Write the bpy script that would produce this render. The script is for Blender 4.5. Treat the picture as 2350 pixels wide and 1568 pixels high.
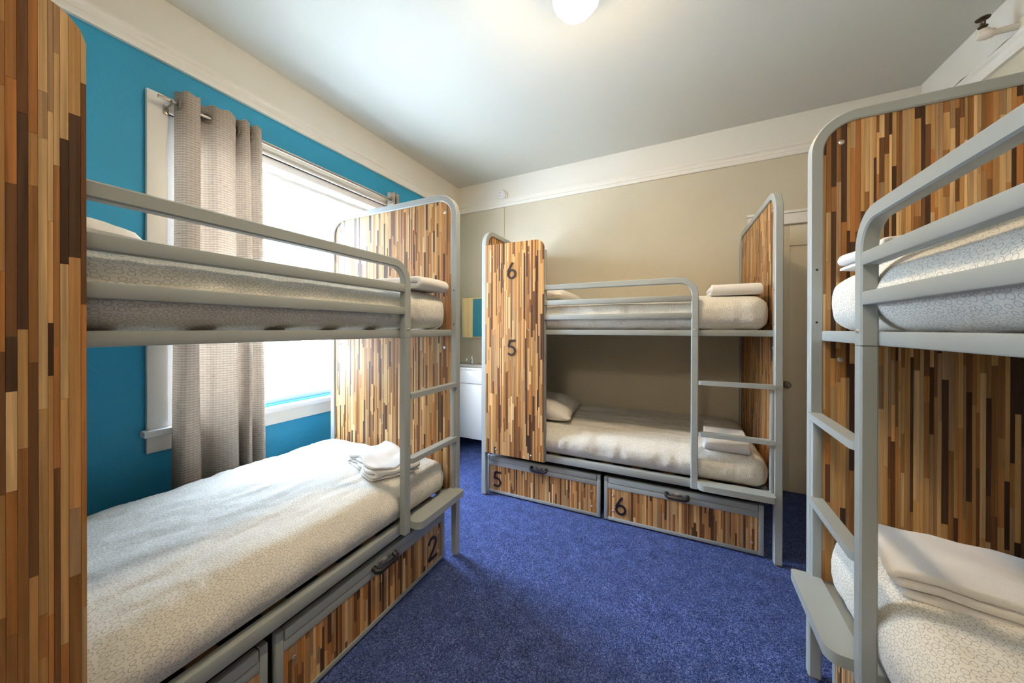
import bpy, bmesh, math, random
from mathutils import Vector, Matrix, noise
PI = math.pi
for o in list(bpy.data.objects):
    bpy.data.objects.remove(o)
scene = bpy.context.scene
C = scene.collection

# ------------------------------------------------------------------ camera
EYE = 1.31
cam = bpy.data.cameras.new('camera')
camo = bpy.data.objects.new('camera', cam)
C.objects.link(camo)
cam.sensor_width = 36.0
cam.lens = 36.0 * 769.72 / 2350.0
cam.shift_y = -27.5 / 2350.0
cam.clip_start = 0.02
_y, _p, _r = math.radians(26.287), math.radians(-0.144), math.radians(0.098)
_f = Vector((-math.sin(_y) * math.cos(_p), math.cos(_y) * math.cos(_p), math.sin(_p)))
_rt = Vector((math.cos(_y), math.sin(_y), 0))
_up = _rt.cross(_f)
_r2 = _rt * math.cos(_r) + _up * math.sin(_r)
_u2 = _r2.cross(_f)
camo.matrix_world = Matrix(((_r2.x, _u2.x, -_f.x, 0), (_r2.y, _u2.y, -_f.y, 0), (_r2.z, _u2.z, -_f.z, EYE), (0, 0, 0, 1)))
scene.camera = camo

# ------------------------------------------------------------------ light
world = bpy.data.worlds.new('sky')
scene.world = world
world.use_nodes = True
_bg = world.node_tree.nodes['Background']
_bg.inputs[0].default_value = (0.66, 0.81, 1.0, 1)
_bg.inputs[1].default_value = 8.5
sun = bpy.data.lights.new('sun', 'SUN')
sun.energy = 7.0
sun.angle = 0.02
sun.color = (1.0, 0.95, 0.88)
suno = bpy.data.objects.new('sun', sun)
C.objects.link(suno)
suno.rotation_euler = Vector((-1.0, 0.25, -1.4)).to_track_quat('-Z', 'Y').to_euler()
LAMP_POWER = 40.0
HALL_FILL_POWER = 16.0  # strength of the added fill globe behind the viewpoint
vs = scene.view_settings
vs.view_transform = 'Standard'
vs.look = 'None'
vs.gamma = 1.0
vs.use_curve_mapping = False
vs.exposure = 2.4
scene.cycles.max_bounces = 5
scene.cycles.diffuse_bounces = 4
scene.cycles.glossy_bounces = 3
scene.cycles.transmission_bounces = 2
scene.cycles.transparent_max_bounces = 6
scene.cycles.sample_clamp_indirect = 8.0
scene.cycles.use_light_tree = False
scene.cycles.caustics_reflective = False
scene.cycles.caustics_refractive = False

# ------------------------------------------------------------------ room numbers
XL, XR, YB, YF, ZC = -2.42, 1.535, 3.405, -0.33, 3.032
ZP = 2.70                     # underside of the picture rail
WY0, WY1, WZ0, WZ1 = 0.80, 2.25, 0.80, 2.42     # window opening
WT = 0.18                     # wall thickness

por = bpy.data.lights.new('window_portal', 'AREA')
por.shape = 'RECTANGLE'
por.size = WZ1 - WZ0
por.size_y = WY1 - WY0
por.cycles.is_portal = True
poro = bpy.data.objects.new('window_portal', por)
C.objects.link(poro)
poro.location = (XL - WT - 0.01, (WY0 + WY1) / 2, (WZ0 + WZ1) / 2)
poro.rotation_euler = Vector((1, 0, 0)).to_track_quat('-Z', 'Y').to_euler()

# ------------------------------------------------------------------ materials
MATS = {}
def mat(name, col, rough=0.5, metal=0.0, spec=0.5, bump=None, var=None, sheen=0.0):
    """principled; bump=(scale, strength, distance); var=(scale, colour2, lo, hi)"""
    if name in MATS:
        return MATS[name]
    m = bpy.data.materials.new(name)
    m.use_nodes = True
    nt = m.node_tree
    b = nt.nodes['Principled BSDF']
    b.inputs['Base Color'].default_value = (*col, 1)
    b.inputs['Roughness'].default_value = rough
    b.inputs['Metallic'].default_value = metal
    b.inputs['Specular IOR Level'].default_value = spec
    if sheen:
        b.inputs['Sheen Weight'].default_value = sheen
    tc = nt.nodes.new('ShaderNodeTexCoord')
    if var:
        n = nt.nodes.new('ShaderNodeTexNoise')
        n.inputs['Scale'].default_value = var[0]
        n.inputs['Detail'].default_value = 4
        nt.links.new(tc.outputs['Object'], n.inputs['Vector'])
        r = nt.nodes.new('ShaderNodeMapRange')
        r.inputs[1].default_value, r.inputs[2].default_value = var[2], var[3]
        nt.links.new(n.outputs[0], r.inputs[0])
        x = nt.nodes.new('ShaderNodeMix')
        x.data_type = 'RGBA'
        x.inputs[6].default_value = (*col, 1)
        x.inputs[7].default_value = (*var[1], 1)
        nt.links.new(r.outputs[0], x.inputs[0])
        nt.links.new(x.outputs[2], b.inputs['Base Color'])
    if bump:
        n = nt.nodes.new('ShaderNodeTexNoise')
        n.inputs['Scale'].default_value = bump[0]
        n.inputs['Detail'].default_value = 3
        nt.links.new(tc.outputs['Object'], n.inputs['Vector'])
        bp = nt.nodes.new('ShaderNodeBump')
        bp.inputs['Strength'].default_value = bump[1]
        bp.inputs['Distance'].default_value = bump[2]
        nt.links.new(n.outputs[0], bp.inputs['Height'])
        nt.links.new(bp.outputs[0], b.inputs['Normal'])
    MATS[name] = m
    return m

CREAM = (0.78, 0.765, 0.70)
def wall_mat(name, col):
    """paint below the picture rail, cream above it"""
    m = mat(name, col, 0.55, bump=(55, 0.35, 0.004), spec=0.35)
    nt = m.node_tree
    b = nt.nodes['Principled BSDF']
    g = nt.nodes.new('ShaderNodeNewGeometry')
    s = nt.nodes.new('ShaderNodeSeparateXYZ')
    nt.links.new(g.outputs['Position'], s.inputs[0])
    c = nt.nodes.new('ShaderNodeMath')
    c.operation = 'GREATER_THAN'
    c.inputs[1].default_value = ZP + 0.03
    nt.links.new(s.outputs[2], c.inputs[0])
    tc = nt.nodes.new('ShaderNodeTexCoord')
    n = nt.nodes.new('ShaderNodeTexNoise')
    n.inputs['Scale'].default_value = 3.0
    n.inputs['Detail'].default_value = 6
    nt.links.new(tc.outputs['Object'], n.inputs['Vector'])
    v = nt.nodes.new('ShaderNodeMix')
    v.data_type = 'RGBA'
    v.inputs[6].default_value = (*[q * 0.93 for q in col], 1)
    v.inputs[7].default_value = (*[min(1, q * 1.07) for q in col], 1)
    nt.links.new(n.outputs[0], v.inputs[0])
    x = nt.nodes.new('ShaderNodeMix')
    x.data_type = 'RGBA'
    x.inputs[7].default_value = (*CREAM, 1)
    nt.links.new(v.outputs[2], x.inputs[6])
    nt.links.new(c.outputs[0], x.inputs[0])
    nt.links.new(x.outputs[2], b.inputs['Base Color'])
    return m

M_TEAL = wall_mat('teal_paint', (0.030, 0.325, 0.55))
M_GREIGE = wall_mat('greige_paint', (0.60, 0.555, 0.435))
M_CEIL = mat('ceiling_plaster', (0.65, 0.65, 0.59), 0.8, bump=(9, 0.25, 0.01), spec=0.2)
M_TRIM = mat('cream_trim', (0.80, 0.78, 0.72), 0.4, bump=(30, 0.12, 0.003))
M_WHITE = mat('white_paint', (0.80, 0.80, 0.80), 0.4, bump=(40, 0.1, 0.002))
M_STEEL = mat('grey_powder_coat', (0.355, 0.39, 0.385), 0.42, bump=(700, 0.08, 0.0005), spec=0.45)
M_DARKSTEEL = mat('dark_drawer_steel', (0.05, 0.052, 0.055), 0.5)
M_BLACK = mat('black_plastic', (0.012, 0.011, 0.014), 0.4)
M_NUM = mat('numeral_black', (0.018, 0.012, 0.016), 0.45)
M_CHROME = mat('chrome', (0.75, 0.75, 0.74), 0.15, 1.0)
M_SCREW = mat('zinc_screw', (0.66, 0.63, 0.60), 0.3, 0.9)
M_NICKEL = mat('aged_nickel', (0.36, 0.32, 0.28), 0.3, 0.9)
M_BRONZE = mat('dark_bronze', (0.10, 0.075, 0.05), 0.45, 0.8)
M_DOOR = mat('cream_door_paint', (0.66, 0.60, 0.47), 0.4, bump=(25, 0.1, 0.002))
M_CORE = mat('panel_core', (0.30, 0.19, 0.10), 0.6)
M_CERAMIC = mat('white_ceramic', (0.84, 0.84, 0.82), 0.15)
M_CABINET = mat('white_melamine', (0.78, 0.78, 0.75), 0.35)
M_YELLOW = mat('pale_yellow', (0.82, 0.62, 0.28), 0.4)
M_MIRROR = mat('mirror', (0.9, 0.92, 0.92), 0.02, 1.0)
M_TOWEL = mat('white_terry', (0.80, 0.78, 0.75), 0.95, bump=(420, 0.5, 0.003), spec=0.1, sheen=0.3)
M_PILLOW = mat('white_pillowcase', (0.80, 0.785, 0.74), 0.85, bump=(60, 0.3, 0.004), spec=0.15)
M_PIPE = mat('painted_pipe', (0.70, 0.65, 0.55), 0.45)
M_SIDING = mat('outside_siding', (0.80, 0.82, 0.84), 0.7)
M_REDLEDGE = mat('red_ledge', (0.75, 0.12, 0.10), 0.6)
M_OUTGLASS = mat('outside_window', (0.55, 0.58, 0.60), 0.2)
M_ROOF = mat('roof_felt', (0.2, 0.2, 0.2), 0.9)

def m_carpet():
    m = mat('carpet_loop', (0.05, 0.05, 0.1), 0.95, spec=0.1)
    nt = m.node_tree
    b = nt.nodes['Principled BSDF']
    tc = nt.nodes['Texture Coordinate']
    mp = nt.nodes.new('ShaderNodeMapping')
    mp.inputs['Rotation'].default_value = (0, 0, 0.02)
    nt.links.new(tc.outputs['Object'], mp.inputs[0])
    v = nt.nodes.new('ShaderNodeTexVoronoi')
    v.inputs['Scale'].default_value = 230
    v.inputs['Randomness'].default_value = 0.55
    nt.links.new(mp.outputs[0], v.inputs['Vector'])
    s = nt.nodes.new('ShaderNodeSeparateColor')
    nt.links.new(v.outputs['Color'], s.inputs[0])
    cr = nt.nodes.new('ShaderNodeValToRGB')
    e = cr.color_ramp.elements
    e[0].position, e[0].color = 0.0, (0.028, 0.045, 0.135, 1)
    e[1].position, e[1].color = 1.0, (0.16, 0.19, 0.38, 1)
    k = cr.color_ramp.elements.new(0.55)
    k.color = (0.058, 0.094, 0.275, 1)
    k = cr.color_ramp.elements.new(0.85)
    k.color = (0.098, 0.135, 0.345, 1)
    nt.links.new(s.outputs[0], cr.inputs[0])
    n = nt.nodes.new('ShaderNodeTexNoise')
    n.inputs['Scale'].default_value = 14
    n.inputs['Detail'].default_value = 6
    nt.links.new(tc.outputs['Object'], n.inputs['Vector'])
    r = nt.nodes.new('ShaderNodeMapRange')
    r.inputs[1].default_value, r.inputs[2].default_value = 0.3, 0.7
    r.inputs[3].default_value, r.inputs[4].default_value = 0.8, 1.2
    nt.links.new(n.outputs[0], r.inputs[0])
    x = nt.nodes.new('ShaderNodeVectorMath')
    x.operation = 'SCALE'
    nt.links.new(cr.outputs[0], x.inputs[0])
    nt.links.new(r.outputs[0], x.inputs['Scale'])
    nt.links.new(x.outputs[0], b.inputs['Base Color'])
    bp = nt.nodes.new('ShaderNodeBump')
    bp.invert = True
    bp.inputs['Strength'].default_value = 0.8
    bp.inputs['Distance'].default_value = 0.004
    nt.links.new(v.outputs['Distance'], bp.inputs['Height'])
    nt.links.new(bp.outputs[0], b.inputs['Normal'])
    return m
M_CARPET = m_carpet()

def m_sheet():
    """white sheet printed with thin grey rings, on the mesh's UV (metres)"""
    m = mat('ring_print_sheet', (0.74, 0.73, 0.68), 0.9, spec=0.12)
    nt = m.node_tree
    b = nt.nodes['Principled BSDF']
    uv = nt.nodes.new('ShaderNodeUVMap')
    mp = nt.nodes.new('ShaderNodeMapping')
    mp.inputs['Scale'].default_value = (52, 68, 1)
    nt.links.new(uv.outputs[0], mp.inputs[0])
    v = nt.nodes.new('ShaderNodeTexVoronoi')
    v.voronoi_dimensions = '2D'
    v.inputs['Scale'].default_value = 1.0
    v.inputs['Randomness'].default_value = 0.48
    nt.links.new(mp.outputs[0], v.inputs['Vector'])
    s = nt.nodes.new('ShaderNodeSeparateColor')
    nt.links.new(v.outputs['Color'], s.inputs[0])
    rr = nt.nodes.new('ShaderNodeMapRange')          # ring radius differs by ring
    rr.inputs[3].default_value, rr.inputs[4].default_value = 0.30, 0.44
    nt.links.new(s.outputs[1], rr.inputs[0])
    d = nt.nodes.new('ShaderNodeMath')
    d.operation = 'SUBTRACT'
    nt.links.new(v.outputs['Distance'], d.inputs[0])
    nt.links.new(rr.outputs[0], d.inputs[1])
    a = nt.nodes.new('ShaderNodeMath')
    a.operation = 'ABSOLUTE'
    nt.links.new(d.outputs[0], a.inputs[0])
    q = nt.nodes.new('ShaderNodeMapRange')
    q.inputs[1].default_value, q.inputs[2].default_value = 0.02, 0.065
    q.inputs[3].default_value, q.inputs[4].default_value = 1.0, 0.0
    nt.links.new(a.outputs[0], q.inputs[0])
    x = nt.nodes.new('ShaderNodeMix')
    x.data_type = 'RGBA'
    x.inputs[6].default_value = (0.78, 0.765, 0.70, 1)
    x.inputs[7].default_value = (0.44, 0.435, 0.41, 1)
    nt.links.new(q.outputs[0], x.inputs[0])
    nt.links.new(x.outputs[2], b.inputs['Base Color'])
    tc = nt.nodes['Texture Coordinate']
    n = nt.nodes.new('ShaderNodeTexNoise')
    n.inputs['Scale'].default_value = 22
    n.inputs['Detail'].default_value = 5
    nt.links.new(tc.outputs['Object'], n.inputs['Vector'])
    bp = nt.nodes.new('ShaderNodeBump')
    bp.inputs['Strength'].default_value = 0.5
    bp.inputs['Distance'].default_value = 0.012
    nt.links.new(n.outputs[0], bp.inputs['Height'])
    nt.links.new(bp.outputs[0], b.inputs['Normal'])
    return m
M_SHEET = m_sheet()

def m_curtain():
    m = mat('woven_curtain', (0.42, 0.375, 0.32), 0.9, spec=0.1)
    nt = m.node_tree
    b = nt.nodes['Principled BSDF']
    uv = nt.nodes.new('ShaderNodeUVMap')
    hs = []
    for i, sc in enumerate((60, 75)):
        s = nt.nodes.new('ShaderNodeSeparateXYZ')
        nt.links.new(uv.outputs[0], s.inputs[0])
        mu = nt.nodes.new('ShaderNodeMath')
        mu.operation = 'MULTIPLY'
        mu.inputs[1].default_value = sc * 2 * PI
        nt.links.new(s.outputs[i], mu.inputs[0])
        si = nt.nodes.new('ShaderNodeMath')
        si.operation = 'SINE'
        nt.links.new(mu.outputs[0], si.inputs[0])
        hs.append(si)
    mn = nt.nodes.new('ShaderNodeMath')
    mn.operation = 'MULTIPLY_ADD'
    mn.inputs[1].default_value = 0.35
    nt.links.new(hs[0].outputs[0], mn.inputs[0])
    nt.links.new(hs[1].outputs[0], mn.inputs[2])
    n = nt.nodes.new('ShaderNodeTexNoise')
    n.inputs['Scale'].default_value = 6
    mpn = nt.nodes.new('ShaderNodeMapping')
    mpn.inputs['Scale'].default_value = (6, 90, 1)
    nt.links.new(uv.outputs[0], mpn.inputs[0])
    nt.links.new(mpn.outputs[0], n.inputs['Vector'])
    ad = nt.nodes.new('ShaderNodeMath')
    ad.operation = 'MULTIPLY_ADD'
    ad.inputs[1].default_value = 0.16
    nt.links.new(mn.outputs[0], ad.inputs[0])
    nt.links.new(n.outputs[0], ad.inputs[2])
    cr = nt.nodes.new('ShaderNodeValToRGB')
    e = cr.color_ramp.elements
    e[0].position, e[0].color = 0.15, (0.38, 0.32, 0.26, 1)
    e[1].position, e[1].color = 0.85, (0.72, 0.64, 0.55, 1)
    nt.links.new(ad.outputs[0], cr.inputs[0])
    nt.links.new(cr.outputs[0], b.inputs['Base Color'])
    bp = nt.nodes.new('ShaderNodeBump')
    bp.inputs['Strength'].default_value = 0.5
    bp.inputs['Distance'].default_value = 0.002
    nt.links.new(mn.outputs[0], bp.inputs['Height'])
    nt.links.new(bp.outputs[0], b.inputs['Normal'])
    # light comes through the weave
    tr = nt.nodes.new('ShaderNodeBsdfTranslucent')
    nt.links.new(cr.outputs[0], tr.inputs[0])
    mx = nt.nodes.new('ShaderNodeMixShader')
    mx.inputs[0].default_value = 0.36
    nt.links.new(b.outputs[0], mx.inputs[1])
    nt.links.new(tr.outputs[0], mx.inputs[2])
    nt.links.new(mx.outputs[0], nt.nodes['Material Output'].inputs[0])
    return m
M_CURTAIN = m_curtain()

def m_glass():
    m = bpy.data.materials.new('window_glass')
    m.use_nodes = True
    nt = m.node_tree
    nt.nodes.remove(nt.nodes['Principled BSDF'])
    t = nt.nodes.new('ShaderNodeBsdfTransparent')
    t.inputs[0].default_value = (1.0, 1.0, 1.0, 1)
    nt.links.new(t.outputs[0], nt.nodes['Material Output'].inputs[0])
    return m
M_GLASS = m_glass()

def m_emit(name, col, s):
    m = bpy.data.materials.new(name)
    m.use_nodes = True
    nt = m.node_tree
    b = nt.nodes['Principled BSDF']
    b.inputs['Base Color'].default_value = (0.9, 0.88, 0.84, 1)
    b.inputs['Emission Color'].default_value = (*col, 1)
    b.inputs['Emission Strength'].default_value = s
    return m

WOOD = [((0.66, 0.385, 0.15), 5), ((0.53, 0.28, 0.10), 6), ((0.40, 0.185, 0.06), 5), ((0.76, 0.50, 0.24), 4),
        ((0.22, 0.10, 0.04), 4), ((0.10, 0.05, 0.027), 4), ((0.48, 0.30, 0.155), 3), ((0.56, 0.24, 0.07), 2)]
def m_wood(i, col):
    m = bpy.data.materials.new('zebra_laminate_%d' % i)
    m.use_nodes = True
    nt = m.node_tree
    b = nt.nodes['Principled BSDF']
    b.inputs['Roughness'].default_value = 0.5
    b.inputs['Specular IOR Level'].default_value = 0.25
    tc = nt.nodes.new('ShaderNodeTexCoord')
    oi = nt.nodes.new('ShaderNodeAttribute')
    oi.attribute_name = 'tone'
    sc = nt.nodes.new('ShaderNodeVectorMath')
    sc.operation = 'MULTIPLY_ADD'
    sc.inputs[1].default_value = (1, 1, 1)
    cm = nt.nodes.new('ShaderNodeCombineXYZ')
    m7 = nt.nodes.new('ShaderNodeMath')
    m7.operation = 'MULTIPLY'
    m7.inputs[1].default_value = 7.0
    nt.links.new(oi.outputs['Fac'], m7.inputs[0])
    for k in range(3):
        nt.links.new(m7.outputs[0], cm.inputs[k])
    nt.links.new(tc.outputs['Object'], sc.inputs[0])
    nt.links.new(cm.outputs[0], sc.inputs[2])
    mp = nt.nodes.new('ShaderNodeMapping')
    mp.inputs['Scale'].default_value = (110, 110, 2.4)
    nt.links.new(sc.outputs[0], mp.inputs[0])
    n = nt.nodes.new('ShaderNodeTexNoise')
    n.inputs['Scale'].default_value = 1.0
    n.inputs['Detail'].default_value = 4
    n.inputs['Distortion'].default_value = 0.6
    nt.links.new(mp.outputs[0], n.inputs['Vector'])
    cr = nt.nodes.new('ShaderNodeValToRGB')
    e = cr.color_ramp.elements
    e[0].position, e[0].color = 0.28, (*[c * 0.62 for c in col], 1)
    e[1].position, e[1].color = 0.70, (*[c * 1.14 for c in col], 1)
    nt.links.new(n.outputs[0], cr.inputs[0])
    v = nt.nodes.new('ShaderNodeMapRange')
    v.inputs[3].default_value, v.inputs[4].default_value = 0.80, 1.18
    nt.links.new(oi.outputs['Fac'], v.inputs[0])
    x = nt.nodes.new('ShaderNodeVectorMath')
    x.operation = 'SCALE'
    nt.links.new(cr.outputs[0], x.inputs[0])
    nt.links.new(v.outputs[0], x.inputs['Scale'])
    nt.links.new(x.outputs[0], b.inputs['Base Color'])
    return m
WOODM = [m_wood(i, c) for i, (c, w) in enumerate(WOOD)]
WOODW = [w for c, w in WOOD]

# ------------------------------------------------------------------ helpers
def finish(me, m, smooth=None):
    me.materials.append(m)
    if smooth is not None:
        for p in me.polygons:
            p.use_smooth = True
        me.set_sharp_from_angle(angle=math.radians(smooth))
    me.update()

def obj(name, me, parent=None):
    o = bpy.data.objects.new(name, me)
    C.objects.link(o)
    if parent is not None:
        o.parent = parent
    return o

def tag(o, label=None, cat=None, group=None, kind=None):
    if label: o['label'] = label
    if cat: o['category'] = cat
    if group: o['group'] = group
    if kind: o['kind'] = kind
    return o

def thing(name, label, cat, loc=(0, 0, 0), rz=0.0, group=None, kind=None):
    o = bpy.data.objects.new(name, None)
    C.objects.link(o)
    o.location = loc
    o.rotation_euler = (0, 0, rz)
    return tag(o, label, cat, group, kind)

class MB:
    """collects boxes, sweeps and revolved shapes for ONE mesh"""
    def __init__(s):
        s.bm = bmesh.new()
    def add(s, vs, fs):
        b = [s.bm.verts.new(v) for v in vs]
        out = []
        for f in fs:
            try:
                out.append(s.bm.faces.new([b[i] for i in f]))
            except ValueError:
                pass
        return b
    def hexa(s, v):
        """8 corners: bottom 4 (ring) then top 4"""
        return s.add(v, [(3, 2, 1, 0), (4, 5, 6, 7), (0, 1, 5, 4), (1, 2, 6, 5), (2, 3, 7, 6), (3, 0, 4, 7)])
    def box(s, x0, x1, y0, y1, z0, z1, bev=0.0, seg=2):
        x0, x1 = min(x0, x1), max(x0, x1)
        y0, y1 = min(y0, y1), max(y0, y1)
        z0, z1 = min(z0, z1), max(z0, z1)
        b = s.hexa([(x0, y0, z0), (x1, y0, z0), (x1, y1, z0), (x0, y1, z0), (x0, y0, z1), (x1, y0, z1), (x1, y1, z1), (x0, y1, z1)])
        if bev:
            es = {e for v in b for e in v.link_edges}
            bmesh.ops.bevel(s.bm, geom=list(es), offset=bev, segments=seg, affect='EDGES', profile=0.5)
        return s
    def sweep(s, pts, sect, up=None, closed=False, caps=True):
        """sect: list of (a, b) offsets; a along the side vector, b along the fixed 'up' vector (planar path normal)"""
        n = len(pts)
        pts = [Vector(p) for p in pts]
        rings = []
        for i, p in enumerate(pts):
            if closed:
                t0 = (p - pts[i - 1]).normalized(); t1 = (pts[(i + 1) % n] - p).normalized()
            else:
                t0 = (p - pts[i - 1]).normalized() if i else (pts[1] - p).normalized()
                t1 = (pts[i + 1] - p).normalized() if i < n - 1 else t0
            t = (t0 + t1).normalized()
            u = Vector(up) if up is not None else (Vector((0, 0, 1)) if abs(t.z) < 0.95 else Vector((1, 0, 0)))
            side = t.cross(u).normalized()
            u = side.cross(t).normalized() if up is None else u
            k = 1.0 / max(0.35, t.dot(t1))
            rings.append([s.bm.verts.new(p + side * a * k + u * b) for a, b in sect])
        m = len(sect)
        for i in range(n if closed else n - 1):
            r0, r1 = rings[i], rings[(i + 1) % n]
            for j in range(m):
                s.bm.faces.new((r0[j], r0[(j + 1) % m], r1[(j + 1) % m], r1[j]))
        if caps and not closed:
            s.bm.faces.new(rings[0]); s.bm.faces.new(list(reversed(rings[-1])))
        return s
    def lathe(s, prof, origin=(0, 0, 0), axis='z', n=24):
        """prof: (r, h) along the axis"""
        o = Vector(origin)
        def pt(r, h, a):
            c, q = r * math.cos(a), r * math.sin(a)
            return o + {'z': Vector((c, q, h)), 'y': Vector((c, h, q)), 'x': Vector((h, c, q))}[axis]
        rings = []
        for r, h in prof:
            if r < 1e-6:
                rings.append([s.bm.verts.new(pt(0, h, 0))])
            else:
                rings.append([s.bm.verts.new(pt(r, h, 2 * PI * i / n)) for i in range(n)])
        for a, b in zip(rings, rings[1:]):
            for i in range(n):
                j = (i + 1) % n
                if len(a) == 1 and len(b) == 1: continue
                if len(a) == 1: s.bm.faces.new((a[0], b[i], b[j]))
                elif len(b) == 1: s.bm.faces.new((a[i], b[0], a[j]))
                else: s.bm.faces.new((a[i], b[i], b[j], a[j]))
        if len(rings[0]) > 1: s.bm.faces.new(rings[0])
        if len(rings[-1]) > 1: s.bm.faces.new(rings[-1])
        return s
    def build(s, name, m, parent=None, smooth=35):
        bmesh.ops.recalc_face_normals(s.bm, faces=s.bm.faces[:])
        me = bpy.data.meshes.new(name)
        s.bm.to_mesh(me)
        s.bm.free()
        finish(me, m, smooth)
        return obj(name, me, parent)

def rect_sect(w, h, ch=0.005):
    a, b = w / 2, h / 2
    return [(-a + ch, -b), (a - ch, -b), (a, -b + ch), (a, b - ch), (a - ch, b), (-a + ch, b), (-a, b - ch), (-a, -b + ch)]
def round_sect(r, n=12):
    return [(r * math.cos(2 * PI * i / n), r * math.sin(2 * PI * i / n)) for i in range(n)]
def arc(c, r, a0, a1, n=10):
    return [(c[0] + r * math.cos(a0 + (a1 - a0) * i / n), c[1] + r * math.sin(a0 + (a1 - a0) * i / n)) for i in range(n + 1)]

# ------------------------------------------------------------------ room shell
def struct(name, mb, m, smooth=None):
    o = mb.build(name, m, None, smooth)
    return tag(o, kind='structure')

struct('floor', MB().box(XL - WT, XR + WT, -2.2, YB + WT, -0.12, 0.0), M_CARPET)['label'] = 'dark navy loop pile carpet between the bunk beds'
struct('ceiling', MB().box(XL - WT, XR + WT, -2.2, YB + WT, ZC, ZC + 0.12), M_CEIL)['label'] = 'off white plaster ceiling with faint cracks'
w = MB()
w.box(XL - WT, XL, YF - WT, WY0, 0, ZC).box(XL - WT, XL, WY1, YB + WT, 0, ZC)
w.box(XL - WT, XL, WY0, WY1, 0, WZ0).box(XL - WT, XL, WY0, WY1, WZ1, ZC)
struct('wall_left', w, M_TEAL)['label'] = 'teal painted window wall with cream band above the picture rail'
struct('wall_back', MB().box(XL, XR, YB, YB + WT, 0, ZC), M_GREIGE)['label'] = 'greige back wall behind the middle bunk bed'
struct('wall_right', MB().box(XR, XR + WT, YF - WT, YB + WT, 0, ZC), M_GREIGE)['label'] = 'cream wall at the right behind the near bunk'
HX0, HX1, HZ = -0.75, 0.15, 2.62          # unseen opening added behind the viewpoint to let fill light in
wf = MB().box(XL, HX0, YF - 0.12, YF, 0, ZC).box(HX1, XR, YF - 0.12, YF, 0, ZC).box(HX0, HX1, YF - 0.12, YF, HZ, ZC)
struct('wall_front', wf, M_TRIM)['label'] = 'cream wall behind the viewpoint with an opening added for fill light'
wh = MB().box(XL - WT, XR + WT, -2.2, -2.05, 0, ZC).box(XL - WT, XL, -2.05, YF - WT, 0, ZC).box(XR, XR + WT, -2.05, YF - WT, 0, ZC)
struct('wall_added_hall', wh, M_TRIM)['label'] = 'cream walls of the unseen hallway added for fill light'

# picture rail: a moulding with a stepped profile
def rail_prof():
    return [(0.0, ZP), (0.020, ZP), (0.024, ZP + 0.012), (0.024, ZP + 0.030), (0.017, ZP + 0.036), (0.017, ZP + 0.060), (0.030, ZP + 0.072), (0.030, ZP + 0.086), (0.012, ZP + 0.094), (0.0, ZP + 0.094)]
def picture_rail(name, p0, p1, nrm):
    mb = MB()
    vs, fs = [], []
    pr = rail_prof()
    for p in (p0, p1):
        vs += [(p[0] + nrm[0] * d, p[1] + nrm[1] * d, z) for d, z in pr]
    n = len(pr)
    for i in range(n):
        j = (i + 1) % n
        fs.append((i, j, n + j, n + i))
    fs += [tuple(range(n)), tuple(reversed(range(n, 2 * n)))]
    mb.add(vs, fs)
    return tag(mb.build(name, M_TRIM, None, None), kind='structure')
picture_rail('trim_1', (XL, YF), (XL, YB - 0.031), (1, 0))['label'] = 'cream picture rail along the teal wall'
picture_rail('trim_2', (XL + 0.0, YB), (XR - 0.031, YB), (0, -1))['label'] = 'cream picture rail along the back wall'
picture_rail('trim_3', (XR, YF), (XR, YB), (-1, 0))['label'] = 'cream picture rail along the right wall'

# ------------------------------------------------------------------ window
win = thing('window_1', 'large sash window with cream casing in the teal wall', None, (XL, (WY0 + WY1) / 2, WZ0), kind='structure')
def wpart(name, boxes, m, parent=win, bev=0.004):
    mb = MB()
    for b in boxes:
        mb.box(*b, bev=bev)
    o = mb.build(name, m, None)
    o.parent = parent
    o.matrix_parent_inverse = Matrix.Translation(-Vector(win.location))
    return o
CY0, CY1, CZ1 = 0.700, 2.350, 2.522
wpart('window_casing', [(XL, XL + 0.024, CY0, WY0 - 0.02, 0.79, CZ1)], M_TRIM)
wpart('window_casing', [(XL, XL + 0.024, WY1 + 0.02, CY1, 0.79, CZ1)], M_TRIM)
wpart('head_casing', [(XL, XL + 0.024, WY0 - 0.02, WY1 + 0.02, 2.435, CZ1), (XL, XL + 0.032, WY0 - 0.02, WY1 + 0.02, 2.435, 2.452)], M_TRIM)
wpart('window_stool', [(XL - 0.14, XL + 0.050, CY0 - 0.018, CY1 + 0.018, 0.757, 0.792)], M_WHITE, bev=0.008)
wpart('apron', [(XL, XL + 0.020, CY0, CY1, 0.672, 0.757)], M_TRIM)
for y0, y1 in ((WY0 - 0.02, WY0 + 0.03), (WY1 - 0.03, WY1 + 0.02)):
    wpart('jamb', [(XL - 0.15, XL + 0.010, y0, y1, 0.792, 2.435)], M_WHITE)
wpart('head_jamb', [(XL - 0.15, XL + 0.006, WY0, WY1, 2.385, 2.437)], M_WHITE)
def sash(z0, z1, x, name, bot, top):
    f = wpart(name, [(x - 0.035, x, WY0 + 0.03, WY0 + 0.08, z0, z1), (x - 0.035, x, WY1 - 0.08, WY1 - 0.03, z0, z1),
                     (x - 0.035, x, WY0 + 0.08, WY1 - 0.08, z0, z0 + bot), (x - 0.035, x, WY0 + 0.08, WY1 - 0.08, z1 - top, z1)], M_WHITE)
    g = wpart('window_pane', [(x - 0.020, x - 0.016, WY0 + 0.08, WY1 - 0.08, z0 + bot, z1 - top)], M_GLASS, f, bev=0)
    g.matrix_parent_inverse = Matrix.Translation(-Vector(win.location))
    return f
sash(0.792, 1.885, XL - 0.055, 'lower_sash', 0.080, 0.030)
sash(1.870, 2.385, XL - 0.095, 'upper_sash', 0.030, 0.045)
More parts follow.
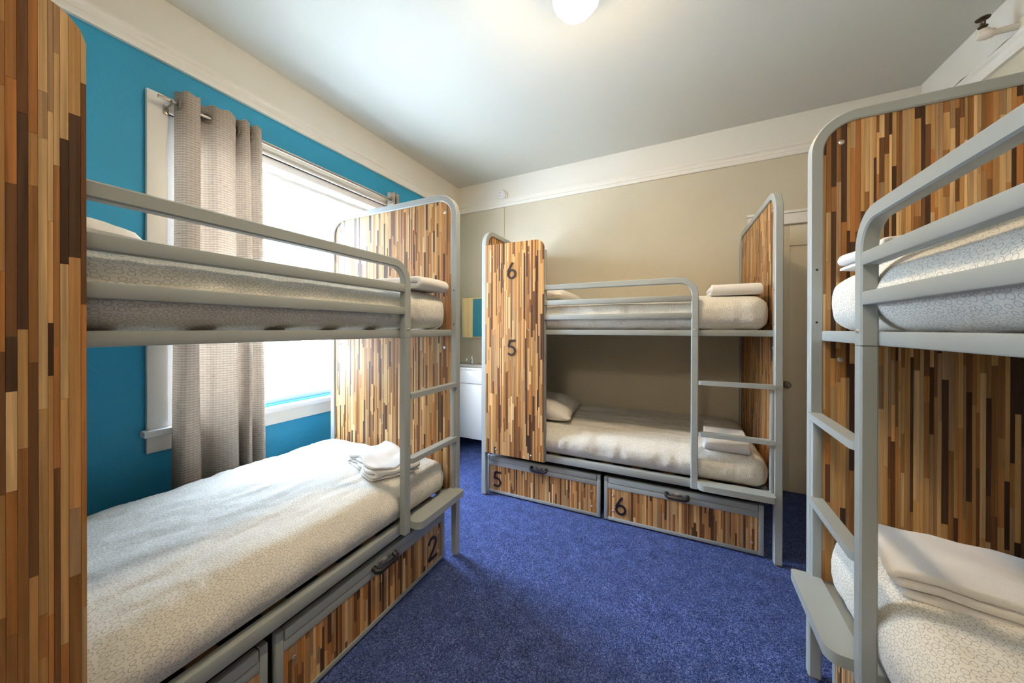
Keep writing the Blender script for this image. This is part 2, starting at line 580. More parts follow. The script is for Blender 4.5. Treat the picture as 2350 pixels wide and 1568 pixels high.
wpart('shade_roller', [(XL - 0.050, XL - 0.010, WY0 + 0.04, WY1 - 0.04, 2.318, 2.352)], M_WHITE, bev=0.014)

# neighbouring building seen through the window
nb = thing('neighbouring_building', 'pale clapboard building across the light well outside window', 'building', (-6.4, 3.0, -1.5))
def nbpart(name, mb, m):
    o = mb.build(name, m, None, None)
    o.parent = nb
    o.matrix_parent_inverse = Matrix.Translation(-Vector(nb.location))
    return o
NBX = -6.0
nbpart('wall', MB().box(NBX - 0.3, NBX, -9, 18, -3.2, 2.2), M_SIDING)
for k in range(19):
    z = -1.5 + k * 0.19
    q = MB()
    q.hexa([(NBX, -9, z), (NBX + 0.028, -9, z), (NBX + 0.028, 18, z), (NBX, 18, z), (NBX, -9, z + 0.185), (NBX + 0.006, -9, z + 0.185), (NBX + 0.006, 18, z + 0.185), (NBX, 18, z + 0.185)])
    nbpart('clapboard', q, M_SIDING)
for y0, y1, z0, z1 in ((2.6, 3.15, -0.2, 0.62), (3.25, 3.95, -0.2, 0.60), (2.5, 3.55, 1.02, 1.9)):
    nbpart('window', MB().box(NBX, NBX + 0.05, y0, y1, z0, z1), M_OUTGLASS)
nbpart('red_ledge', MB().box(NBX, NBX + 0.16, 3.42, 3.85, 0.36, 0.385), M_REDLEDGE)
nbpart('cornice', MB().box(NBX - 0.35, NBX + 0.15, -9, 18, 2.2, 2.3), M_SIDING)
gr = struct('ground', MB().box(-30, 20, -30, 30, -3.4, -3.2), mat('pale_concrete', (0.5, 0.5, 0.48), 0.9))
gr['label'] = 'pale concrete ground far below the window'

# ------------------------------------------------------------------ door on the back wall
dr = thing('door_1', 'cream panelled door behind the middle bunk', None, (0.65, YB, 0), kind='structure')
def dpart(name, mb, m, parent=dr, smooth=35):
    o = mb.build(name, m, None, smooth)
    o.parent = parent
    o.matrix_parent_inverse = Matrix.Translation(-Vector(dr.location))
    return o
DX0, DX1, DZ = 0.655, 1.435, 2.135
q = MB()
q.box(DX0, DX0 + 0.145, YB - 0.022, YB - 0.001, 0.012, DZ, bev=0.002).box(DX1 - 0.145, DX1, YB - 0.022, YB - 0.001, 0.012, DZ, bev=0.002)
q.box(DX0 + 0.145, DX1 - 0.145, YB - 0.022, YB - 0.001, 1.975, DZ, bev=0.002).box(DX0 + 0.145, DX1 - 0.145, YB - 0.022, YB - 0.001, 0.012, 0.27, bev=0.002)
dpart('door_leaf', q, M_DOOR)
dpart('recessed_panel', MB().box(DX0 + 0.140, DX1 - 0.140, YB - 0.010, YB - 0.001, 0.262, 1.983), M_DOOR)
dpart('door_casing', MB().box(0.530, DX0 - 0.006, YB - 0.026, YB, 0, 2.15, bev=0.003), M_TRIM)
dpart('door_casing', MB().box(DX1 + 0.006, XR - 0.002, YB - 0.026, YB, 0, 2.15, bev=0.003), M_TRIM)
dpart('head_casing', MB().box(0.522, XR - 0.001, YB - 0.028, YB, 2.150, 2.235, bev=0.003).box(0.515, XR - 0.001, YB - 0.042, YB, 2.235, 2.256, bev=0.004), M_TRIM)
k = dpart('door_knob', MB().lathe([(0.0, -0.062), (0.018, -0.060), (0.027, -0.050), (0.028, -0.040), (0.020, -0.030), (0.010, -0.026), (0.010, -0.008), (0.022, -0.006), (0.024, 0)], (0.775, YB - 0.022, 0.870), 'y'), M_NICKEL)
dpart('key_plate', MB().box(0.758, 0.792, YB - 0.026, YB - 0.021, 0.755, 0.825, bev=0.003), M_NICKEL, k)

# ------------------------------------------------------------------ bunk beds
FIT = dict(L=(-1.1356, 1.6185, 0.688), B=(0.5184, 2.298, 0.969), R=(0.4439, 1.6536, -1.017))
LB, BW, TU, TV, BH = 1.905, 1.08, 0.038, 0.038, 2.098
ZU0, ZU1 = 1.267, 1.304            # upper side rail
ZL0, ZL1 = 0.338, 0.385            # lower side rail
PS0, PS1 = 1.383, 1.866            # privacy panel along the bed
GZ = (1.625, 1.515, 1.410)         # tops of the guard bars
rng = random.Random(11)

class Frame:
    """local frame of a bunk: s from the foot end, v from the front plane, z up"""
    def __init__(f, key):
        x, y, r = FIT[key]
        f.key = key
        f.sg = 1.0 if key == 'R' else -1.0
        f.rz = {'L': PI / 2, 'B': 0.0, 'R': -PI / 2}[key] + math.radians(r)
        f.loc = Vector((x, y, 0))
    def p(f, s, v, z):
        return (f.sg * s, v, z)
    def world(f, s, v, z):
        return f.loc + Matrix.Rotation(f.rz, 3, 'Z') @ Vector(f.p(s, v, z))
    def box(f, mb, s0, s1, v0, v1, z0, z1, bev=0.004, seg=2):
        return mb.box(f.sg * s0, f.sg * s1, v0, v1, z0, z1, bev=bev, seg=seg)

def stave_mesh(name, items):
    """items: (8 corners, wood index, tone); one mesh, a wood slot and a tone per strip"""
    vs, fs, mi, tn = [], [], [], []
    for V, i, t in items:
        o = len(vs)
        vs += V
        for f in ((3, 2, 1, 0), (4, 5, 6, 7), (0, 1, 5, 4), (1, 2, 6, 5), (2, 3, 7, 6), (3, 0, 4, 7)):
            fs.append(tuple(o + k for k in f)); mi.append(i); tn.append(t)
    me = bpy.data.meshes.new(name)
    me.from_pydata(vs, [], fs)
    used = sorted(set(mi))
    for i in used:
        me.materials.append(WOODM[i])
    at = me.attributes.new('tone', 'FLOAT', 'FACE')
    for k, p in enumerate(me.polygons):
        p.material_index = used.index(mi[k])
        at.data[k].value = tn[k]
    bm = bmesh.new()
    bm.from_mesh(me)
    bmesh.ops.recalc_face_normals(bm, faces=bm.faces[:])
    bm.to_mesh(me)
    bm.free()
    return me

def staves(fr, parent, place, u0, u1, z0, z1, t0, t1, top=None, seed=0, wmin=0.006, wmax=0.016, lmin=0.08, lmax=0.55, single=None, cap=290, pale=()):
    """vertical wood strips filling u0..u1 x z0..z1; place(u, t, z) -> local point; top(u) clips the upper edge.
    Strips for which single(u, z) holds are objects of their own, the others one joined part."""
    r = random.Random(seed)
    u = u0
    last = -1
    ones, rest = [], []
    while u < u1 - 1e-4:
        w = r.uniform(wmin, wmax)
        if u + w > u1 - wmin: w = u1 - u
        cuts = [z0]
        z = z0 - r.uniform(0, lmax * 0.8)
        while True:
            z += r.uniform(lmin, lmax)
            if z >= z1 - 0.02: break
            if z > z0 + 0.02: cuts.append(z)
        cuts.append(z1)
        for a, b in zip(cuts, cuts[1:]):
            g = 0.00025
            ul, ur = u + g, u + w - g
            tl = tr = b - g
            if top:
                tl, tr = min(tl, top(ul)), min(tr, top(ur))
            if min(tl, tr) <= a + 0.004: continue
            tt = t1 + (1 if t1 > t0 else -1) * r.uniform(0, 0.0004)
            i = r.choices(range(len(WOODM)), WOODW)[0]
            if i == last: i = (i + 3) % len(WOODM)
            if any(p0 - w < u < p1 and a < q1 and b > q0 for p0, p1, q0, q1 in pale) and WOOD[i][0][0] < 0.45: i = r.choice((0, 1, 3, 6))
            last = i
            V = [place(ul, t0, a + g), place(ur, t0, a + g), place(ur, tt, a + g), place(ul, tt, a + g), place(ul, t0, tl), place(ur, t0, tr), place(ur, tt, tr), place(ul, tt, tl)]
            it = (V, i, r.random())
            if single and single((ul + ur) / 2, (a + b) / 2) and len(ones) < cap: ones.append(it)
            else: rest.append(it)
        u += w
    for it in ones:
        obj('stave', stave_mesh('stave', [it]), parent)
    if rest:
        tag(obj('stave_field', stave_mesh('stave_field', rest), parent), kind='stuff')

def ribbon(fr_place, pts, w, h):
    """flat stroke (numeral): pts in (u, z), centre line; raised by h"""
    mb = MB()
    n = len(pts)
    L0, L1 = [], []
    for i, p in enumerate(pts):
        a = Vector(pts[max(0, i - 1)]); b = Vector(pts[min(n - 1, i + 1)])
        d = (b - a).normalized()
        nn = Vector((-d.y, d.x)) * w / 2
        L0.append(Vector(p) + nn); L1.append(Vector(p) - nn)
    vs = []
    for a, b in zip(L0, L1):
        vs += [fr_place(a.x, 0, a.y), fr_place(b.x, 0, b.y), fr_place(b.x, h, b.y), fr_place(a.x, h, a.y)]
    fs = []
    for i in range(n - 1):
        o = 4 * i
        for j in range(4):
            k = (j + 1) % 4
            fs.append((o + j, o + k, o + 4 + k, o + 4 + j))
    fs += [(0, 1, 2, 3), (4 * n - 1, 4 * n - 2, 4 * n - 3, 4 * n - 4)]
    mb.add(vs, fs)
    return mb

def numeral(d, fr_place, cu, z0, z1, sx, parent, pitch=1.0):
    """geometric sans numeral between z0 and z1, centred on cu; sx = direction of reading along u"""
    H = z1 - z0
    W = 0.6 * H
    st = 0.115 * H
    if d == '6':
        r = 0.29 * H
        pts = [(0.02 * H, H), (-0.225 * H, 0.46 * H)] + arc((0, r + 0.0 * H), r - st * 0.0, PI * 0.80, PI * 0.80 + 2 * PI, 30)
        pts = [(0.075 * H, H - st * 0.3)] + [(0.075 * H - 0.33 * H * t, H - (H - 0.42 * H) * t) for t in (0.35, 0.7, 0.95)] + arc((0, r), r - st / 2, PI * 0.84, PI * 0.84 + 2 * PI, 32)
    elif d == '5':
        r = 0.31 * H
        a0 = PI * 0.70
        pts = [(0.26 * H, H - st / 2), (-0.10 * H, H - st / 2), (-0.125 * H, H - st / 2), (-0.20 * H, 0.55 * H)] + arc((-0.03 * H, r), r - st / 2, PI * 0.62, -PI * 0.78, 26)
    else:
        r = 0.29 * H
        pts = arc((0, H - r), r - st / 2, PI * 0.97, -PI * 0.16, 18) + [(0.10 * H, 0.45 * H), (-0.27 * H, st / 2), (-0.24 * H, st / 2), (0.30 * H, st / 2)]
    pts = [(cu + sx * x, z0 + y) for x, y in pts]
    o = ribbon(fr_place, pts, st, 0.004).build('numeral', M_NUM, parent, None)
    o['label'] = 'black numeral ' + d
    return o

def screw(pt, nrm_axis, sign, m, parent, r=0.008):
    mb = MB()
    mb.lathe([(r, 0), (r, sign * 0.0015), (r * 0.7, sign * 0.0035), (r * 0.25, sign * 0.0035), (0, sign * 0.001)], pt, nrm_axis, 12)
    return mb.build('screw', m, parent, 40)

def bunk(key, label, nums=()):
    fr = Frame(key)
    t = thing('bunk_bed', label, 'bunk bed', fr.loc, fr.rz, 'grey steel bunk beds')
    P = fr.p
    # end frames: an inverted U with wide bends
    for foot in (True, False):
        c = TU / 2 if foot else LB - TU / 2
        r = 0.135
        h = TV / 2
        path = [(h, 0.012)] + [(h, BH - r)] + arc((r, BH - r), r - h, PI, PI / 2, 12)[1:] + arc((BW - r, BH - r), r - h, PI / 2, 0, 12) + [(BW - h, 0.012)]
        mb = MB()
        mb.sweep([P(c, v, z) for v, z in path], rect_sect(TV, TU, 0.004), up=(1, 0, 0))
        ef = mb.build('end_frame', M_STEEL, t, 30)
        for v in (h, BW - h):
            q = MB()
            q.lathe([(0.018, 0.0), (0.018, 0.004), (0.009, 0.006), (0.009, 0.014)], P(c, v, 0), 'z', 16)
            q.build('levelling_foot', M_SCREW, ef)
        # bolt holes in the inner face of the front post
        sgn = fr.sg * (1 if foot else -1)
        if foot:
            for z in (1.335, 1.530):
                screw(P(TU, TV * 0.5, z), 'x', fr.sg * 0.35, M_BLACK, ef, 0.004)
        # end panel of wood strips inside the frame
        v0, v1 = TV - 0.003, BW - TV + 0.003
        ri = r - TV
        zt = BH - TV + 0.003
        def top(v, v0=v0, v1=v1, ri=ri, zt=zt):
            d = min(v - v0, v1 - v)
            if d >= ri: return zt
            d = max(d, 0)
            return zt - ri + math.sqrt(max(0, ri * ri - (ri - d) ** 2))
        sc = 0.011 if foot else LB - 0.027
        core = MB()
        vs = [v0 + (v1 - v0) * i / 40 for i in range(41)]
        vs = sorted(set(vs + [v0 + ri * k / 8 for k in range(8)] + [v1 - ri * k / 8 for k in range(8)]))
        ring = [(v0, 0.36)] + [(v, top(v) - 0.001) for v in vs] + [(v1, 0.36)]
        A = [P(sc + 0.006, v, z) for v, z in ring]; B_ = [P(sc + 0.010, v, z) for v, z in ring]
        n = len(ring)
        core.add(A + B_, [tuple(range(n)), tuple(range(2 * n - 1, n - 1, -1))] + [(i, (i + 1) % n, n + (i + 1) % n, n + i) for i in range(n)])
        pan = core.build('end_panel', M_CORE, t, None)
        if True:
            staves(fr, pan, lambda u, tt, z: P(tt, u, z), v0, v1, 0.362, zt, sc, sc + 0.016, top, seed={'L': 3, 'B': 8, 'R': 5}[key] + (0 if foot else 50),
                   single=(lambda u, z: u < 0.62) if key == 'R' and foot else None)
            for v in (0.088, BW - 0.088):
                for z in (1.990, 1.200):
                    screw(P(sc + (0.0165 if foot else -0.0005), v, z), 'x', fr.sg * (1 if foot else -1), M_SCREW, pan, 0.0095)
    # side rails
    for nm, z0, z1, v in (('bed_rail', ZU0, ZU1, 0.034), ('bed_rail', ZL0, ZL1, 0.034), ('bed_rail', ZU0, ZU1, BW - 0.072), ('bed_rail', ZL0, ZL1, BW - 0.072)):
        mb = MB()
        fr.box(mb, TU - 0.004, LB - TU + 0.004, v, v + 0.038, z0, z1)
        mb.build(nm, M_STEEL, t)
    for z in (ZU0 + 0.004, ZL0 + 0.008):
        for s0 in (TU, LB - TU - 0.03):
            mb = MB()
            fr.box(mb, s0, s0 + 0.03, 0.072, BW - 0.072, z, z + 0.028)
            mb.build('end_bar', M_STEEL, t)
        for i in range(9):
            s0 = 0.14 + i * 0.195
            mb = MB()
            fr.box(mb, s0, s0 + 0.07, 0.060, BW - 0.060, z + 0.012, z + 0.026, bev=0.002)
            mb.build('slat', M_CORE, t)
    # guard frame: top rail bending down into the ladder post
    gw = 0.036
    pc = 0.427
    r = 0.105
    path = [(1.40, GZ[0] - gw / 2), (pc - gw / 2 + r, GZ[0] - gw / 2)] + arc((pc - 0.02 + r, GZ[0] - r), r - gw / 2, PI / 2, PI, 12)[1:] + [(pc, ZL0 + 0.01)]
    mb = MB()
    mb.sweep([P(s, gw / 2, z) for s, z in path], rect_sect(0.038, gw, 0.004), up=(0, 1, 0))
    g = mb.build('guard_frame', M_STEEL, t, 30)
    screw(P(pc, 0.0, 1.305), 'y', -1, M_SCREW, g, 0.006)
    mb = MB()
    fr.box(mb, pc - 0.0195, pc + 0.0195, -0.0005, gw + 0.0005, 1.2655, 1.2668, bev=0)
    mb.build('joint_line', M_DARKSTEEL, g, None)
    for z in GZ[1:]:
        mb = MB()
        fr.box(mb, pc + 0.016, 1.40, 0.001, 0.033, z - 0.036, z)
        mb.build('guard_bar', M_STEEL, t)
    # post behind the privacy panel
    mb = MB()
    fr.box(mb, PS0 - 0.004, PS0 + 0.034, 0.008, 0.046, ZL0, 1.885)
    mb.build('panel_post', M_STEEL, t)
    # ladder: two rungs, a step and a side strip
    for z, nm in ((1.0, 'rung'), (0.692, 'rung')):
        mb = MB()
        ring = [(TU - 0.002, 0.034), (TU - 0.002, -0.006)] + arc((0.390, 0.012), 0.018, -PI / 2, 0, 6) + [(0.409, 0.034)]
        n = len(ring)
        th = 0.024
        mb.add([P(s, v, z - th) for s, v in ring] + [P(s, v, z) for s, v in ring], [tuple(range(n)), tuple(range(2 * n - 1, n - 1, -1))] + [(i, (i + 1) % n, n + (i + 1) % n, n + i) for i in range(n)])
        mb.build(nm, M_STEEL, t, 30)
    mb = MB()
    ring = [(0.070, 0.030), (0.070, -0.044)] + arc((0.083, -0.044), 0.013, PI, PI * 1.5, 4)[1:] + arc((0.375, -0.021), 0.036, -PI / 2, 0, 8) + [(0.411, 0.030)]
    n = len(ring)
    ring = [(s - 0.03 if s < 0.2 else s, v) for s, v in ring]
    z, th = 0.400, 0.034
    mb.add([P(s, v, z - th) for s, v in ring] + [P(s, v, z) for s, v in ring], [tuple(range(n)), tuple(range(2 * n - 1, n - 1, -1))] + [(i, (i + 1) % n, n + (i + 1) % n, n + i) for i in range(n)])
    mb.build('step_board', M_STEEL, t, 30)
    mb = MB()
    fr.box(mb, TU - 0.001, TU + 0.018, 0.004, 0.030, ZL0 + 0.01, 0.99, bev=0.003)
    mb.build('ladder_strip', M_STEEL, t)
    # privacy panel with one rounded upper corner
    rr = 0.062
    pz0, pz1 = 0.345, 1.959
    def ptop(s):
        d = s - PS0
        return pz1 if d >= rr else pz1 - rr + math.sqrt(max(0, rr * rr - (rr - max(d, 0)) ** 2))
    ring = [(PS1, pz0), (PS1, pz1)] + [(PS0 + rr - rr * math.sin(a), pz1 - rr + rr * math.cos(a)) for a in [PI / 2 * i / 8 for i in range(9)]] + [(PS0, pz0)]
    mb = MB()
    n = len(ring)
    mb.add([P(s, -0.006, z) for s, z in ring] + [P(s, 0.006, z) for s, z in ring], [tuple(range(n)), tuple(range(2 * n - 1, n - 1, -1))] + [(i, (i + 1) % n, n + (i + 1) % n, n + i) for i in range(n)])
    pp = mb.build('privacy_panel', M_CORE, t, None)
    if True:
        staves(fr, pp, lambda u, tt, z: P(u, tt, z), PS0, PS1, pz0, pz1, 0.007, -0.008, ptop, seed={'L': 21, 'B': 34, 'R': 47}[key], single=(lambda u, z: u < 1.52) if key == 'L' else None,
               pale=[(1.59, 1.69, z0, z1) for d, z0, z1 in nums])
        for s, z in ((1.798, 1.865), (1.503, 1.868), (1.789, 1.302), (1.498, 1.302), (1.772, 0.379), (1.482, 0.379)):
            screw(P(s, -0.0082, z), 'y', -1, M_SCREW, pp, 0.006)
        for d, z0, z1 in nums:
            numeral(d, lambda u, h, z: P(u, -0.0085 - h, z), 1.640, z0, z1, fr.sg, pp)
    return fr, t

frL, bunkL = bunk('L', 'grey steel bunk bed under the teal wall window')
frB, bunkB = bunk('B', 'grey steel bunk bed against the back wall, numbered 6 and 5 on its panel', nums=(('6', 1.684, 1.812), ('5', 1.106, 1.228)))
frR, bunkR = bunk('R', 'grey steel bunk bed along the right wall, nearest at right')

# ------------------------------------------------------------------ storage drawers under the bunks
def drawer(fr, s0, s1, label, num=None, num_s=None, seed=0, dz1=0.300):
    """s0 < s1: extent along the bed"""
    V0 = 0.055
    t = thing('storage_drawer', label, 'drawer', fr.world((s0 + s1) / 2, V0 + 0.3, 0), fr.rz, 'wood fronted drawers under the bunks')
    sm = (s0 + s1) / 2
    P = lambda s, v, z: (fr.sg * (s - sm), v - V0 - 0.3, z)
    def box(mb, a, b, c, d, e, f, bev=0.002):
        p0, p1 = P(a, c, e), P(b, d, f)
        return mb.box(p0[0], p1[0], p0[1], p1[1], p0[2], p1[2], bev=bev)
    mb = MB()
    box(mb, s0 + 0.004, s1 - 0.004, V0 + 0.02, 0.95, 0.022, dz1 - 0.02)
    mb.build('drawer_body', M_DARKSTEEL, t)
    # steel front frame
    fw, zb = 0.024, 0.010
    zr = dz1 - 0.075                       # underside of the wide top band
    mb = MB()
    box(mb, s0, s0 + fw, V0, V0 + 0.025, zb, dz1 - 0.028)
    box(mb, s1 - fw, s1, V0, V0 + 0.025, zb, dz1 - 0.028)
    box(mb, s0 + fw, s1 - fw, V0, V0 + 0.025, zb, zb + 0.022)
    box(mb, s0 + fw, s1 - fw, V0, V0 + 0.025, zr, dz1 - 0.040)
    box(mb, s0, s0 + fw, V0, V0 + 0.025, dz1 - 0.03, dz1)
    box(mb, s1 - fw, s1, V0, V0 + 0.025, dz1 - 0.03, dz1)
    ff = mb.build('front_frame', M_STEEL, t)
    mb = MB()
    box(mb, s0 + fw + 0.003, s1 - fw - 0.003, V0 - 0.003, V0 + 0.025, dz1 - 0.038, dz1 - 0.002, bev=0.003)
    mb.build('lid_flap', M_STEEL, t)
    mb = MB()
    box(mb, s0 + fw, s1 - fw, V0 + 0.012, V0 + 0.02, zb + 0.02, zr, bev=0)
    fp = mb.build('front_panel', M_CORE, t, None)
    staves(fr, fp, lambda u, tt, z: P(u, tt, z), s0 + fw, s1 - fw, zb + 0.0215, zr + 0.0005, V0 + 0.013, V0 + 0.003, None, seed, lmin=0.06, lmax=0.45, single=(lambda u, z: True) if fr.key != 'B' else None,
           pale=[(num_s - 0.05, num_s + 0.05, 0.0, 0.3)] if num else ())
    for s in (s0 + fw + 0.034, s1 - fw - 0.034):
        for z in (0.075, 0.178):
            p = P(s, V0 + 0.0022, z)
            screw(p, 'y', -1, M_SCREW, fp, 0.007)
    # latch: zinc plate and a black pull
    zc = dz1 - 0.032
    mb = MB()
    box(mb, sm - 0.030, sm + 0.030, V0 - 0.006, V0 - 0.002, zc - 0.008, zc + 0.014)
    box(mb, sm - 0.012, sm + 0.012, V0 - 0.016, V0 - 0.005, zc - 0.008, zc + 0.012)
    lp = mb.build('latch_plate', M_SCREW, t)
    path = [(sm - 0.058, V0 - 0.004, zc + 0.004), (sm - 0.058, V0 - 0.022, zc - 0.006), (sm - 0.045, V0 - 0.030, zc - 0.012), (sm + 0.045, V0 - 0.030, zc - 0.012), (sm + 0.058, V0 - 0.022, zc - 0.006), (sm + 0.058, V0 - 0.004, zc + 0.004)]
    mb = MB()
    mb.sweep([P(*q) for q in path], round_sect(0.012, 10))
    mb.build('handle', M_BLACK, t)
    if num:
        numeral(num, lambda u, h, z: P(u, V0 + 0.002 - h, z), num_s, 0.058, 0.182, fr.sg, fp)
    return t

drawer(frB, 0.992, 1.888, 'wood fronted drawer marked five, beside the bunk head panel', '5', 1.794, 101)
drawer(frB, 0.073, 0.966, 'wood fronted drawer marked six, under the back wall bunk ladder', '6', 0.857, 102)
drawer(frL, 0.073, 0.975, 'wood fronted drawer marked two under the window bunk', '2', 0.180, 103)
drawer(frL, 1.000, 1.895, 'cropped wood fronted drawer under the window bunk, nearer than the marked one', None, None, 104)
drawer(frR, 0.073, 0.966, 'wood fronted drawer under the right bunk beside its step', None, None, 105)

# ------------------------------------------------------------------ bedding
def fbm(p, o=3):
    return noise.fractal(Vector(p), 0.9, 2.1, o, noise_basis='PERLIN_ORIGINAL')

def mattress(fr, upper, label, seed, crown=0.03, s0=0.046, s1=None, v0=0.040, v1=1.035, z0=None, th=None, wr=1.0, res=0.02, sag=0.0):
    s1 = s1 or LB - 0.046
    z0 = z0 if z0 is not None else (ZU1 - 0.002 if upper else ZL1 + 0.0)
    th = th or 0.20
    L, W = s1 - s0, v1 - v0
    r = min(0.075, th * 0.42)
    nx, ny, nz = int(L / res), int(W / res), max(8, int(th / (res * 0.8)))
    bm = bmesh.new()
    uvl = bm.loops.layers.uv.new('UVMap')
    cache = {}
    so = seed * 7.31
    def shape(a, b, c):
        # a, b, c in -1..1 -> rounded box with sheet wrinkles
        p = Vector((a * L / 2, b * W / 2, c * th / 2))
        q = Vector((max(-L / 2 + r, min(L / 2 - r, p.x)), max(-W / 2 + r, min(W / 2 - r, p.y)), max(-th / 2 + r, min(th / 2 - r, p.z))))
        d = p - q
        n = d.normalized() if d.length > 1e-9 else Vector((0, 0, 1))
        x = q + n * r if d.length > 1e-9 else p
        # rounder corners in plan
        rc = 0.11
        dx, dy = abs(x.x) - (L / 2 - rc), abs(x.y) - (W / 2 - rc)
        if dx > 0 and dy > 0:
            h = math.hypot(dx, dy)
            if h > rc:
                k = rc / h
                x.x = math.copysign(L / 2 - rc + dx * k, x.x)
                x.y = math.copysign(W / 2 - rc + dy * k, x.y)
        tw = max(0, n.z)                       # top
        sw = 1 - abs(n.z)                      # sides
        x.z += crown * tw * max(0, 1 - (x.x / (L / 2)) ** 4) * max(0, 1 - (x.y / (W / 2)) ** 4) - sag * tw * math.exp(-(x.x / 0.5) ** 2)
        e = 0.004 * fbm((x.x * 2.2 + so, x.y * 9, so)) + 0.003 * fbm((x.x * 6 + so, x.y * 16, so + 3))
        edge = max(0, (abs(x.y) / (W / 2) - 0.6) / 0.4)
        e += edge * 0.007 * abs(fbm((x.x * 14 + x.y * 5 + so, x.y * 4, so + 9))) * -1
        x += n * (e * wr * tw)
        f = 0.003 * fbm((x.x * 8 + so, x.y * 8, x.z * 3 + so)) + 0.0045 * fbm((x.x * 27 + x.z * 6 + so, x.y * 27, x.z * 4 + so))
        x += Vector((n.x, n.y, 0)) * (f * wr * sw + 0.008 * sw * (1 - (2 * x.z / th) ** 2))
        if n.z < -0.5: x.z = max(x.z, -th / 2)
        return x
    def vert(a, b, c):
        k = (round(a, 5), round(b, 5), round(c, 5))
        if k not in cache:
            x = shape(a, b, c)
            cache[k] = bm.verts.new((fr.sg * x.x, x.y, x.z + th / 2))
        return cache[k]
    def grid(fn, n, m, uvf):
        for i in range(n):
            for j in range(m):
                q = [fn(i, j), fn(i + 1, j), fn(i + 1, j + 1), fn(i, j + 1)]
                f = bm.faces.new([vert(*k) for k in q])
                for l, k in zip(f.loops, q):
                    l[uvl].uv = uvf(*k)
    g = lambda i, n: -1 + 2 * i / n
    for c in (1, -1):
        grid(lambda i, j: (g(i, nx), g(j, ny), c), nx, ny, lambda a, b, c_: (a * L / 2, b * W / 2))
    for b in (1, -1):
        grid(lambda i, j: (g(i, nx), b, g(j, nz)), nx, nz, lambda a, b_, c: (a * L / 2, b_ * (W / 2 + (1 - c) * th / 2)))
    for a in (1, -1):
        grid(lambda i, j: (a, g(i, ny), g(j, nz)), ny, nz, lambda a_, b, c: (a_ * (L / 2 + (1 - c) * th / 2), b * W / 2))
    bmesh.ops.recalc_face_normals(bm, faces=bm.faces[:])
    me = bpy.data.meshes.new('mattress')
    bm.to_mesh(me)
    bm.free()
    finish(me, M_SHEET, 80)
    o = obj('mattress', me)
    o.location = fr.world((s0 + s1) / 2, (v0 + v1) / 2, z0)
    o.rotation_euler = (0, 0, fr.rz)
    return tag(o, label, 'mattress', 'mattresses in ring print sheets')

mattress(frL, False, 'made up lower mattress of the window bunk, ring print sheet', 1, res=0.014, th=0.175, crown=0.02, wr=1.7)
mattress(frL, True, 'made up upper mattress of the window bunk behind guard bars', 2, th=0.195)
mattress(frB, False, 'made up lower mattress of the back wall bunk', 3, wr=2.4, th=0.185, crown=0.015)
mattress(frB, True, 'made up upper mattress of the back wall bunk', 4, wr=1.7, th=0.20)
mattress(frR, False, 'made up lower mattress of the right bunk, beside the step', 5, res=0.014, th=0.21, crown=0.03)
mattress(frR, True, 'made up upper mattress of the right bunk behind guard bars', 6, res=0.014, th=0.19, crown=0.05)

def pillow(fr, s, v, z, L, W, T, yaw, tilt, label, seed):
    """soft cushion: L along s, W along v"""
    bm = bmesh.new()
    n = 22
    top, bot = {}, {}
    so = seed * 3.7
    for i in range(n + 1):
        for j in range(n + 1):
            a, b = -1 + 2 * i / n, -1 + 2 * j / n
            pinch = 1 - 0.07 * (1 - abs(a) ** 1.5) * abs(b) ** 6
            pinch2 = 1 - 0.07 * (1 - abs(b) ** 1.5) * abs(a) ** 6
            x, y = a * L / 2 * pinch2, b * W / 2 * pinch
            h = T / 2 * (max(0, 1 - a * a) ** 0.42) * (max(0, 1 - b * b) ** 0.42)
            wv = 0.012 * fbm((x * 7 + so, y * 7, so)) * (1 - 0.5 * a * a)
            edge = i in (0, n) or j in (0, n)
            vt = bm.verts.new((x, y, T * 0.45 + h * 1.1 + (0 if edge else wv)))
            top[i, j] = vt
            bot[i, j] = vt if edge else bm.verts.new((x, y, max(0.0, T * 0.45 - h * 0.95)))
    for i in range(n):
        for j in range(n):
            bm.faces.new((top[i, j], top[i + 1, j], top[i + 1, j + 1], top[i, j + 1]))
            try:
                bm.faces.new((bot[i, j], bot[i, j + 1], bot[i + 1, j + 1], bot[i + 1, j]))
            except ValueError:
                pass
    bmesh.ops.recalc_face_normals(bm, faces=bm.faces[:])
    me = bpy.data.meshes.new('pillow')
    bm.to_mesh(me)
    bm.free()
    finish(me, M_PILLOW, 80)
    o = obj('pillow', me)
    o.location = fr.world(s, v, z)
    o.rotation_euler = (0, fr.sg * tilt, fr.rz + yaw)
    return tag(o, label, 'pillow', 'white pillows at the head ends')

pillow(frB, 1.52, 0.44, 0.582, 0.50, 0.62, 0.17, 0.10, -0.12, 'white pillow on the lower back wall bunk beside the numbered panel', 1)
pillow(frB, 1.56, 0.48, 1.526, 0.52, 0.64, 0.15, -0.05, -0.10, 'white pillow on the upper back wall bunk', 2)
pillow(frL, 1.50, 0.52, 1.515, 0.52, 0.66, 0.14, 0.05, -0.10, 'white pillow on the upper window bunk, just showing beside wood panel', 3)

